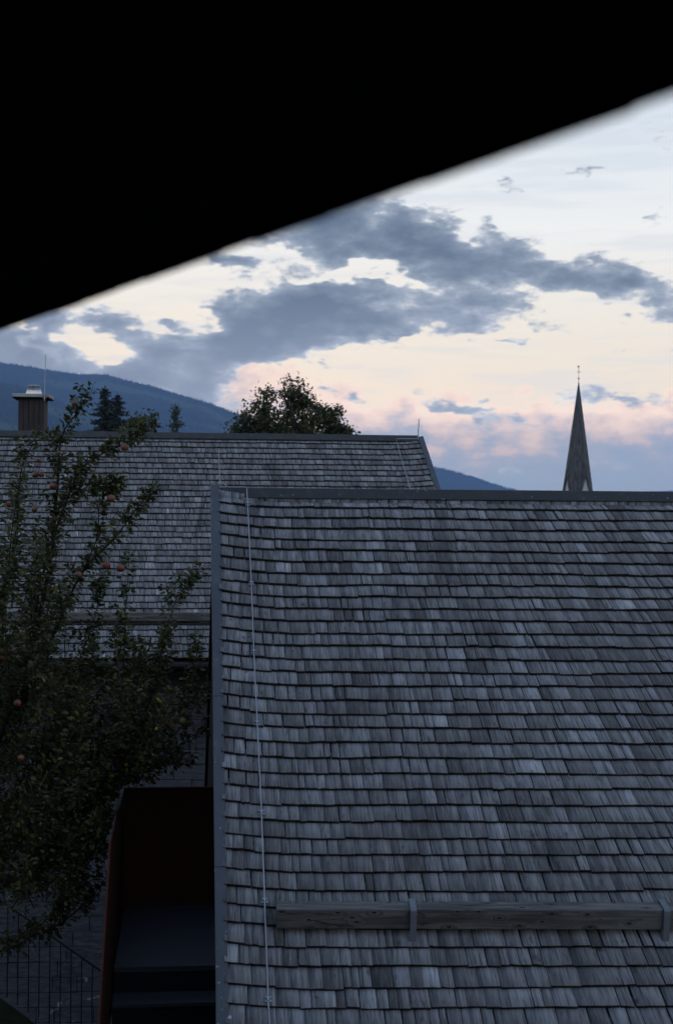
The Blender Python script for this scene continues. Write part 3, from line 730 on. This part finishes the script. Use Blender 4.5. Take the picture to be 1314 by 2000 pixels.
for k in range(250):                            # inner shoots that fill the crown
    if k < 175: sx, sy, dx, dy = rng.uniform(-160, 300), rng.uniform(1400, 1790), rng.uniform(-40, 130), rng.uniform(-260, -60)
    else: sx, sy, dx, dy = rng.uniform(-170, 130), rng.uniform(1080, 1420), rng.uniform(-30, 50), rng.uniform(-210, -60)
    ex, ey = sx + dx, sy + dy
    if ex > xmax(ey) - 12 or sx > xmax(sy) - 12 or (k >= 175 and ey < 905): continue
    z_ = rng.uniform(10.5, 12.4)
    if ex > 200: z_ = rng.uniform(10.6, 11.6)
    bend = rng.normal(0, 14)
    shoot([W(sx, sy, z_), W(sx + dx * .5 + bend, sy + dy * .5, z_ - .1), W(ex, ey, z_ - rng.uniform(-.2, .3))], .006, .002, 150 if sy > 1450 else 115, .062)
wood.build('trunk', M['bark'], apple, True)
lp, ld, ls = np.array(lp), np.array(ld), np.array(ls)
def clear_of_stairs(p):
    x, y = project(Vector(p)); return not (y > 1534 and x > np.interp(y, [1534, 1627, 2000], [236, 208, 186]))
kp = np.array([clear_of_stairs(p) for p in lp]); lp, ld, ls = lp[kp], ld[kp], ls[kp]; nl = len(lp)
tn = np.clip(rng.normal(.5, .24, nl), 0, .97); tn[rng.random(nl) < .006] = 1
# leaves in the clear against the roof are parts of their own
pick = []
for i in rng.permutation(nl):
    x, y = project(Vector(lp[i]))
    if 120 < x < 405 and 770 < y < 1420 and ls[i] > .052 and len(pick) < 240: pick.append(i)
mask = np.ones(nl, bool); mask[pick] = False
leaf_cloud('crown', lp[mask], ld[mask], ls[mask], M['leaf'], apple, tn[mask], aspect=.8)
lmes = []
for k in range(6):
    me = np_mesh('leaf', LEAF * np.array((.8, 1, 1 + .5 * k)), LQ); me.attributes.new('tone', 'FLOAT', 'POINT').data.foreach_set('value', [(.2, .35, .5, .6, .75, .9)[k]] * 6)
    me.materials.append(M['leaf']); lmes.append(me)
for i in pick:
    o = bpy.data.objects.new('leaf', lmes[rng.integers(0, 6)]); COL.objects.link(o); o.parent = apple; o.matrix_parent_inverse = apple.matrix_world.inverted()
    y_ = Vector(ld[i]).normalized(); x_ = y_.cross(Vector(rng.normal(0, .5, 3)) + UP).normalized(); z_ = x_.cross(y_)
    s_ = ls[i]
    o.matrix_world = Matrix(((x_.x * s_, y_.x * s_, z_.x * s_, lp[i][0]), (x_.y * s_, y_.y * s_, z_.y * s_, lp[i][1]), (x_.z * s_, y_.z * s_, z_.z * s_, lp[i][2]), (0, 0, 0, 1)))
ap_prof = [(0, .022), (.008, .026), (.018, .030), (.028, .026), (.034, .012), (.035, 0), (.031, -.014), (.022, -.026), (.012, -.030), (.004, -.028), (0, -.025)]
ame = MB().lathe([(r_, -z) for r_, z in ap_prof][::-1], (0, 0, 0), 16)
am = bpy.data.meshes.new('apple'); am.from_pydata(ame.v, [], ame.f); am.materials.append(M['apple']); am.polygons.foreach_set('use_smooth', [True] * len(am.polygons))
am2 = am.copy(); am2.materials.clear(); am2.materials.append(M['greenapple'])
stm = MB().tube([(0, 0, .02), (.003, 0, .04), (.002, 0, .055)], .0018, 5); sm_ = bpy.data.meshes.new('stalk'); sm_.from_pydata(stm.v, [], stm.f); sm_.materials.append(M['bark'])
for x, y, z_, s_, gr in [(244, 873, 10.85, 1.0, 0), (217, 973, 10.85, 1.0, 0), (208, 1104, 10.8, 1.05, 0), (236, 1109, 10.8, 1.05, 0), (155, 1122, 10.8, .8, 0), (146, 787, 11.05, .72, 0),
                         (69, 927, 11.1, .8, 0), (81, 926, 11.1, .8, 0), (104, 949, 11.0, .9, 0), (16, 985, 11.2, .8, 0), (68, 994, 11.1, .75, 0), (75, 899, 11.1, .6, 0), (116, 884, 11.05, .5, 0),
                         (23, 1270, 10.6, .9, 0), (35, 1373, 10.45, .9, 0), (42, 1480, 10.4, .85, 0), (325, 1409, 10.6, .85, 0), (357, 1408, 10.6, .95, 1), (4, 1285, 10.6, .7, 0)]:
    o = bpy.data.objects.new('apple', am2 if gr else am); COL.objects.link(o); o.parent = apple; o.matrix_parent_inverse = apple.matrix_world.inverted()
    o.matrix_world = Matrix.Translation(W(x, y, z_)) @ Matrix.Rotation(rng.uniform(-.3, .3), 4, 'X') @ Matrix.Rotation(rng.uniform(0, 6), 4, 'Z') @ Matrix.Scale(s_ * .88, 4)
    s2 = bpy.data.objects.new('stalk', sm_); COL.objects.link(s2); s2.parent = o

# ---- broadleaf tree behind the far roof
def broad_tree(name, label, cpx, depth, lobes, ground_z, nleaf, lsize, m, seed, cat='tree', tall=None):
    r = np.random.default_rng(seed); root = W(cpx, 1000, depth); root.z = ground_z
    t = empty(name, root, label, cat); wd = MB()
    px_m = depth / F
    centers = [(np.array(W(x, y, depth + dz)), rx * px_m, ry * px_m) for x, y, rx, ry, dz in lobes]
    hub = np.array(W(cpx, 905, depth)); wd.tube([np.array(root), (np.array(root) + hub) / 2, hub], [.38, .30, .24], 8)
    P_, D_ = [], []
    for c, rx, ry in centers:
        q = spline([hub, (hub * .5 + c * .5) + r.normal(0, .25, 3), c], 8); wd.tube(q, np.linspace(.13, .035, 8), 6)
        k = max(8, int(rx * ry * 7))
        for _ in range(k):
            v = r.normal(0, 1, 3); v /= np.linalg.norm(v); rr = r.random() ** .45
            e_ = c + v * np.array((rx, (rx + ry) / 2, ry)) * rr
            tw = spline([q[5], (q[6] + e_) / 2 + r.normal(0, .12, 3), e_], 5); wd.tube(tw, np.linspace(.03, .008, 5), 4)
            n_ = int(nleaf * r.uniform(.5, 1.4)); sp = r.uniform(.15, .33)
            pp = e_ + r.normal(0, 1, (n_, 3)) * sp * np.array((1, 1, .7)); P_.append(pp); D_.append(r.normal(0, 1, (n_, 3)) + np.array((0, 0, -.3)))
    P_ = np.concatenate(P_); D_ = np.concatenate(D_)
    wd.build('trunk', M['bark'], t, True)
    leaf_cloud('crown', P_, D_, r.uniform(lsize * .7, lsize * 1.3, len(P_)), m, t)
    return t
broad_tree('broadleaf_tree', 'round broadleaf tree in dark leaf rising behind the far roof ridge', 560, 62,
           [(552, 770, 45, 28, 0), (520, 800, 34, 24, -1), (590, 790, 42, 30, .5), (560, 815, 50, 30, 1), (500, 830, 34, 20, 0), (610, 825, 40, 26, -1), (640, 812, 26, 24, 0),
            (648, 838, 30, 18, .5), (540, 840, 46, 22, -1), (480, 848, 26, 16, 0), (668, 850, 22, 14, 0), (590, 850, 50, 20, 0), (520, 870, 60, 25, 0), (620, 880, 60, 30, 0)], 0, 120, .135, M['leaf2'], 3)
broad_tree('broadleaf_tree', 'small dark tree top just above the far ridge, right of the spruces', 268, 58, [(268, 828, 12, 10, 0), (262, 842, 16, 12, 0), (276, 850, 16, 14, .3)], 0, 70, .13, M['leaf2'], 4)
broad_tree('birch_tree', 'slender pale hazy tree standing alone above the far ridge', 343, 190, [(343, 800, 6, 10, 0), (341, 815, 9, 12, 0), (346, 830, 11, 12, 0), (340, 845, 12, 14, 0), (345, 865, 14, 20, 0)], 0, 26, .30, M['paleleaf'], 6)
# ---- spruces
def spruce(x, ytop, depth, label, seed, wid):
    r = np.random.default_rng(seed); top = W(x, ytop, depth); root = Vector((top.x, top.y, 0)); H = top.z
    t = empty('spruce_tree', root, label, 'tree', 'spruces behind the far roof'); wd = MB().tube([root, root + UP * H * .6, top], [.28, .14, .015], 8)
    P_, D_, S_ = [], [], []; hh = .3
    while hh < 11:
        rad = min(wid * (hh ** .85) * .62, 4.2) * r.uniform(.75, 1.2); nb = int(6 + hh * .9)
        for k in range(nb):
            a = r.uniform(0, 2 * math.pi); ln = rad * r.uniform(.6, 1.15); dv = np.array((math.cos(a), math.sin(a), 0)); b0 = np.array(top) - np.array((0, 0, hh))
            m_ = int(9 + ln * 30)
            for j in range(m_):
                f_ = (j + r.random()) / m_; p = b0 + dv * ln * f_ + np.array((0, 0, -ln * .38 * f_ + .22 * ln * f_ ** 3))
                P_.append(p); D_.append(dv * .5 + r.normal(0, .5, 3) + np.array((0, 0, -.55))); S_.append(r.uniform(.17, .32) * (1 - .35 * f_))
        hh += r.uniform(.16, .26)
    wd.build('trunk', M['bark'], t, True)
    leaf_cloud('crown', P_, D_, np.array(S_), M['needle'], t, aspect=.55, flat=.2)
spruce(206, 752, 110, 'taller dark spruce on the pair\'s left, behind the far roof ridge', 1, 1.12)
spruce(230, 764, 112, 'shorter dark spruce on the pair\'s right, behind the far roof ridge', 2, 1.3)

# ================================================================== church tower
DC = 300.0; pm = F / DC
ctr = W(1127, 1010, DC); apex_z = W(1130, 741, DC).z; gz = W(1127, 924, DC).z; z_c = ctr.z
church = empty('church_tower', Vector((ctr.x, ctr.y, 0)), 'slender pointed church spire with gables and a cross on its tip', 'church tower')
Rd = 36.5 / pm; al = R(19)
def cpt(k): a = -math.pi / 2 - al + k * math.pi / 2; return Vector((ctr.x + Rd * math.cos(a), ctr.y + Rd * math.sin(a), 0))
cn = [cpt(k) for k in range(4)]; C0 = Vector((ctr.x, ctr.y, 0)); apx = C0 + UP * apex_z
MB().prism([c + (C0 - c) * .07 for c in cn], UP * z_c).build('tower_wall', M['plaster'], church)
for k in range(4):
    a, b = cn[k], cn[(k + 1) % 4]; mid = (a + b) / 2; inw = (C0 - mid).normalized() * .22
    MB().prism([a + inw + UP * (z_c - .1), b + inw + UP * (z_c - .1), mid + inw + UP * (gz - .35)], inw * 1.6).build('gable', M['plaster'], church)
sp = MB()
NC = 26
for k in range(4):
    a, b = cn[k], cn[(k + 1) % 4]; mid = (a + b) / 2; g_ = mid + UP * gz; A_, B_ = a + UP * z_c, b + UP * z_c
    for (p, q) in ((A_, g_), (g_, B_)):      # thick roof facets running from corner and gable top to the tip
        n_ = (q - p).cross(apx - p).normalized()
        sp.hexa([p - n_ * .22, q - n_ * .22, apx - n_ * .02, apx - n_ * .02 + UP * .01, p + n_ * .0, q + n_ * .0, apx, apx + UP * .01])
spo = sp.build('spire', M['spire'], church)
for k in range(4):       # courses: slim raised bands read as slate lines
    a, b = cn[k], cn[(k + 1) % 4]; mid = (a + b) / 2; g_ = mid + UP * gz
    MB().tube([g_ + (C0 - mid).normalized() * -.05, a + UP * z_c + (a - C0).normalized() * .03], .24, 5).build('gable_verge', M['spire'], church)
    MB().tube([g_ + (C0 - mid).normalized() * -.05, b + UP * z_c + (b - C0).normalized() * .03], .24, 5).build('gable_verge', M['spire'], church)
    MB().lathe([(0, -.2), (.13, -.1), (.16, 0), (.1, .12), (.04, .2), (.03, .6), (0, .65)], g_ + UP * .2, 8).build('finial', M['iron'], church)
bt = Vector((apx.x, apx.y, apex_z))
MB().lathe([(.05, -.3), (.05, 0), (.14, .05), (.2, .18), (.14, .31), (.05, .36)], bt, 12).build('ball', M['iron'], church, True)
MB().tube([bt + UP * .3, bt + UP * 2.75], .045, 6).build('mast', M['iron'], church)
ex = Vector((1, .1, 0)).normalized()
MB().tube([bt + UP * 1.55 - ex * .45, bt + UP * 1.55 + ex * .45], .04, 6).build('cross_arm', M['iron'], church)
MB().prism([bt + UP * z + ex * x for x, z in ((-.22, 2.55), (.0, 2.45), (.12, 2.6), (.26, 2.95), (.12, 2.85), (-.05, 2.78), (-.14, 3.0), (-.24, 2.9))], Vector((0, .05, 0))).build('weathercock', M['iron'], church)
for k in range(4):
    a, b = cn[k], cn[(k + 1) % 4]; mid = (a + b) / 2; nn = (mid - C0).normalized(); tg = (b - a).normalized(); o_ = C0 + (mid - C0) * .935
    MB().obox(o_ - tg * .55 + UP * (z_c - 4.2), tg * 1.1, nn * .05, UP * 2.4).build('belfry_louvre', M['spire'], church)

# ================================================================== the house the picture is taken from: its eave overhead
HE = .23
def onh(px, py):
    r_ = ray(px, py); return CAM + r_ * (HE / r_.z)
E1, E2 = onh(0, 648), onh(1314, 190)
ea = (E1 - E2); ea.z = 0; ea.normalize(); en = Vector((ea.y, -ea.x, 0))
if en.x < 0: en = -en
own = empty('eave_house', E2 - en * 1.6 - UP * (7 + HE), 'black out-of-focus roof overhang with uneven shingle edge across the top', 'house')
S0, S1 = -9.0, 9.0  # unseen run behind the camera lengthened to shade the near roof
for k in range(14):
    MB().obox(E2 + ea * S0 - en * (.034 + .12 * (k + 1)) + UP * .006, ea * (S1 - S0), en * .116, UP * .022).build('soffit_board', M['darkwood'], own, bevel=.002)
MB().obox(E2 + ea * S0 - en * .033 + UP * .008, ea * (S1 - S0), en * .025, UP * .06).build('fascia_board', M['darkwood'], own)
slope = (-en * math.cos(R(33)) + UP * math.sin(R(33))); sn = slope.cross(ea); sn = sn if sn.z > 0 else -sn
r = random.Random(9); s_ = S0
while s_ < S1:
    w_ = r.uniform(.06, .13); j = r.uniform(-.0005, .0005); off = r.gauss(0, .0003) + .0007 * math.sin(s_ * 23) + .0006 * math.sin(s_ * 9.1)
    q = E2 + ea * s_ - slope * off + sn * abs(r.gauss(0, .0006))
    MB().obox(q + ea * .001, ea * (w_ - .002), slope * .3 + ea * j, sn * r.uniform(.011, .015)).build('shingle', M['darkwood'], own)
    s_ += w_
MB().obox(E2 + ea * S0 + slope * .03 + sn * .02, ea * (S1 - S0), slope * 4.2, sn * .12).build('roof', M['darkwood'], own)
MB().obox(E2 + ea * S0 - en * 1.72 - UP * (7.6 + HE), ea * (S1 - S0 - .6), -en * .35, UP * (7.6 + HE + .02)).build('wall', M['darkwood'], own)

# ================================================================== mountains
def hill(name, sky, dist, foot, back, noise_amp, seed, nx=200, ny=46, tree=None):
    xs = np.linspace(sky[0][0], sky[-1][0], nx); ys = np.interp(xs, [p[0] for p in sky], [p[1] for p in sky])
    r = np.random.default_rng(seed); V_ = []
    ph = r.uniform(0, 6, (6, 2)); fq = r.uniform(.5, 4, (6, 2)) / 1000
    tr_ = []
    for j in range(ny):
        v = j / (ny - 1)
        for i, (x, y) in enumerate(zip(xs, ys)):
            a_, _ = azel(x, 1000); top = W(x, y, dist); zt_ = max(top.z, 2)
            if v < .72:
                f_ = v / .72; dd = foot + (dist - foot) * f_; z = zt_ * (f_ ** 1.25 * .85 + f_ * .15)
            else:
                f_ = (v - .72) / .28; dd = dist + back * f_; z = zt_ * (1 - f_) ** 1.3
            rr = ray(x, 1000); px_, py_ = rr.x * dd, dd
            nz = sum(math.sin(px_ * fq[k, 0] + py_ * fq[k, 1] + ph[k, 0]) for k in range(6)) / 6
            env = math.sin(math.pi * min(1, v / .72)) if v < .72 else 0
            V_.append((px_, py_, z + nz * noise_amp * env * min(1, zt_ / 150)))
    Q_ = [(j * nx + i, j * nx + i + 1, (j + 1) * nx + i + 1, (j + 1) * nx + i) for j in range(ny - 1) for i in range(nx - 1)]
    V_ = np.array(V_)
    o = link(name, np_mesh(name, V_, np.array(Q_)), M['mount'], None, True); tag(o, kind='structure')
    return V_.reshape(ny, nx, 3)
HN = hill('mountain', [(-2600, 900), (-1500, 720), (-800, 668), (-300, 690), (0, 706), (50, 713), (100, 722), (150, 729), (200, 729), (240, 740), (300, 754), (340, 767), (400, 784), (440, 799), (470, 810), (510, 826), (600, 862), (720, 905), (860, 960), (1000, 996)], 6000, 2300, 1800, 60, 1)
HM = hill('foothill', [(-2200, 940), (-900, 800), (-300, 738), (0, 741), (40, 748), (90, 766), (140, 790), (200, 815), (280, 842), (380, 880), (500, 930), (640, 985)], 4200, 1800, 900, 40, 2, 120, 30)
HR = hill('far_hill', [(560, 990), (700, 940), (790, 912), (850, 911), (880, 917), (905, 925), (930, 934), (960, 944), (985, 951), (1060, 975), (1150, 992)], 8600, 6400, 1300, 40, 3, 90, 24)
HS = hill('distant_hill', [(780, 960), (850, 935), (885, 930), (900, 925), (920, 924), (945, 934), (1000, 958), (1120, 966), (1200, 960), (1260, 957), (1314, 955), (1400, 952), (1600, 962), (1900, 990)], 11800, 10600, 900, 30, 4, 90, 16)
# conifers on the slopes: one mass
def scatter(Vg, count, r, lo, hi, hmin, hmax):
    ny, nx, _ = Vg.shape; out = []
    n3 = rng.uniform(0, 6, 4)
    for _ in range(count):
        v = r.uniform(lo, hi); j = v * (ny - 1); i = r.uniform(0, nx - 1.001); j0, i0 = min(int(j), ny - 2), int(i); a, b = j - j0, i - i0
        p = (Vg[j0, i0] * (1 - a) + Vg[j0 + 1, i0] * a) * (1 - b) + (Vg[j0, i0 + 1] * (1 - a) + Vg[j0 + 1, i0 + 1] * a) * b
        if p[2] < 20 or abs(p[0] / p[1]) > .55: continue
        if math.sin(p[0] * .004 + n3[0]) + math.sin(p[1] * .005 + n3[1]) > 1.25 and v < .6: continue
        out.append((p, r.uniform(hmin, hmax)))
    return out
trees = scatter(HN, 12000, rng, .66, .722, 6, 12) + scatter(HN, 7000, rng, .2, .68, 6, 13) + scatter(HM, 5000, rng, .3, .73, 6, 12) + scatter(HR, 1500, rng, .66, .722, 10, 18)
tv, tf = [], []
for p, h in trees:
    o_ = len(tv); rw = h * .26
    for k in range(5): tv.append((p[0] + rw * math.cos(k * 1.2566), p[1] + rw * math.sin(k * 1.2566), p[2] - 3))
    tv.append((p[0], p[1], p[2] + h))
    for k in range(5): tf.append((o_ + k, o_ + (k + 1) % 5, o_ + 5))
tag(link('forest', np_mesh('forest', np.array(tv), np.array(tf)), M['forest']), 'dark conifer forest on the blue mountain slopes', 'forest', kind='stuff')
# ================================================================== haze
hm = bpy.data.materials.new('valley_haze'); hm.use_nodes = True; hm.node_tree.nodes.clear(); t = NT(hm.node_tree)
pv = t.n('ShaderNodeVolumePrincipled', {'Color': HAZE_COLOR, 'Density': HAZE_DENSITY, 'Anisotropy': 0.55})
t.n('ShaderNodeOutputMaterial', {'Volume': pv.outputs[0]})
top_z = max(HN[..., 2].max(), HM[..., 2].max()) + 60
hz = MB().box(-HAZE_HALF, HAZE_HALF, -HAZE_HALF, HAZE_HALF, -1.6, top_z).build('haze', hm); hz['kind'] = 'stuff'
try: hm.cycles.homogeneous_volume = True
except Exception: pass
bpy.context.view_layer.update()
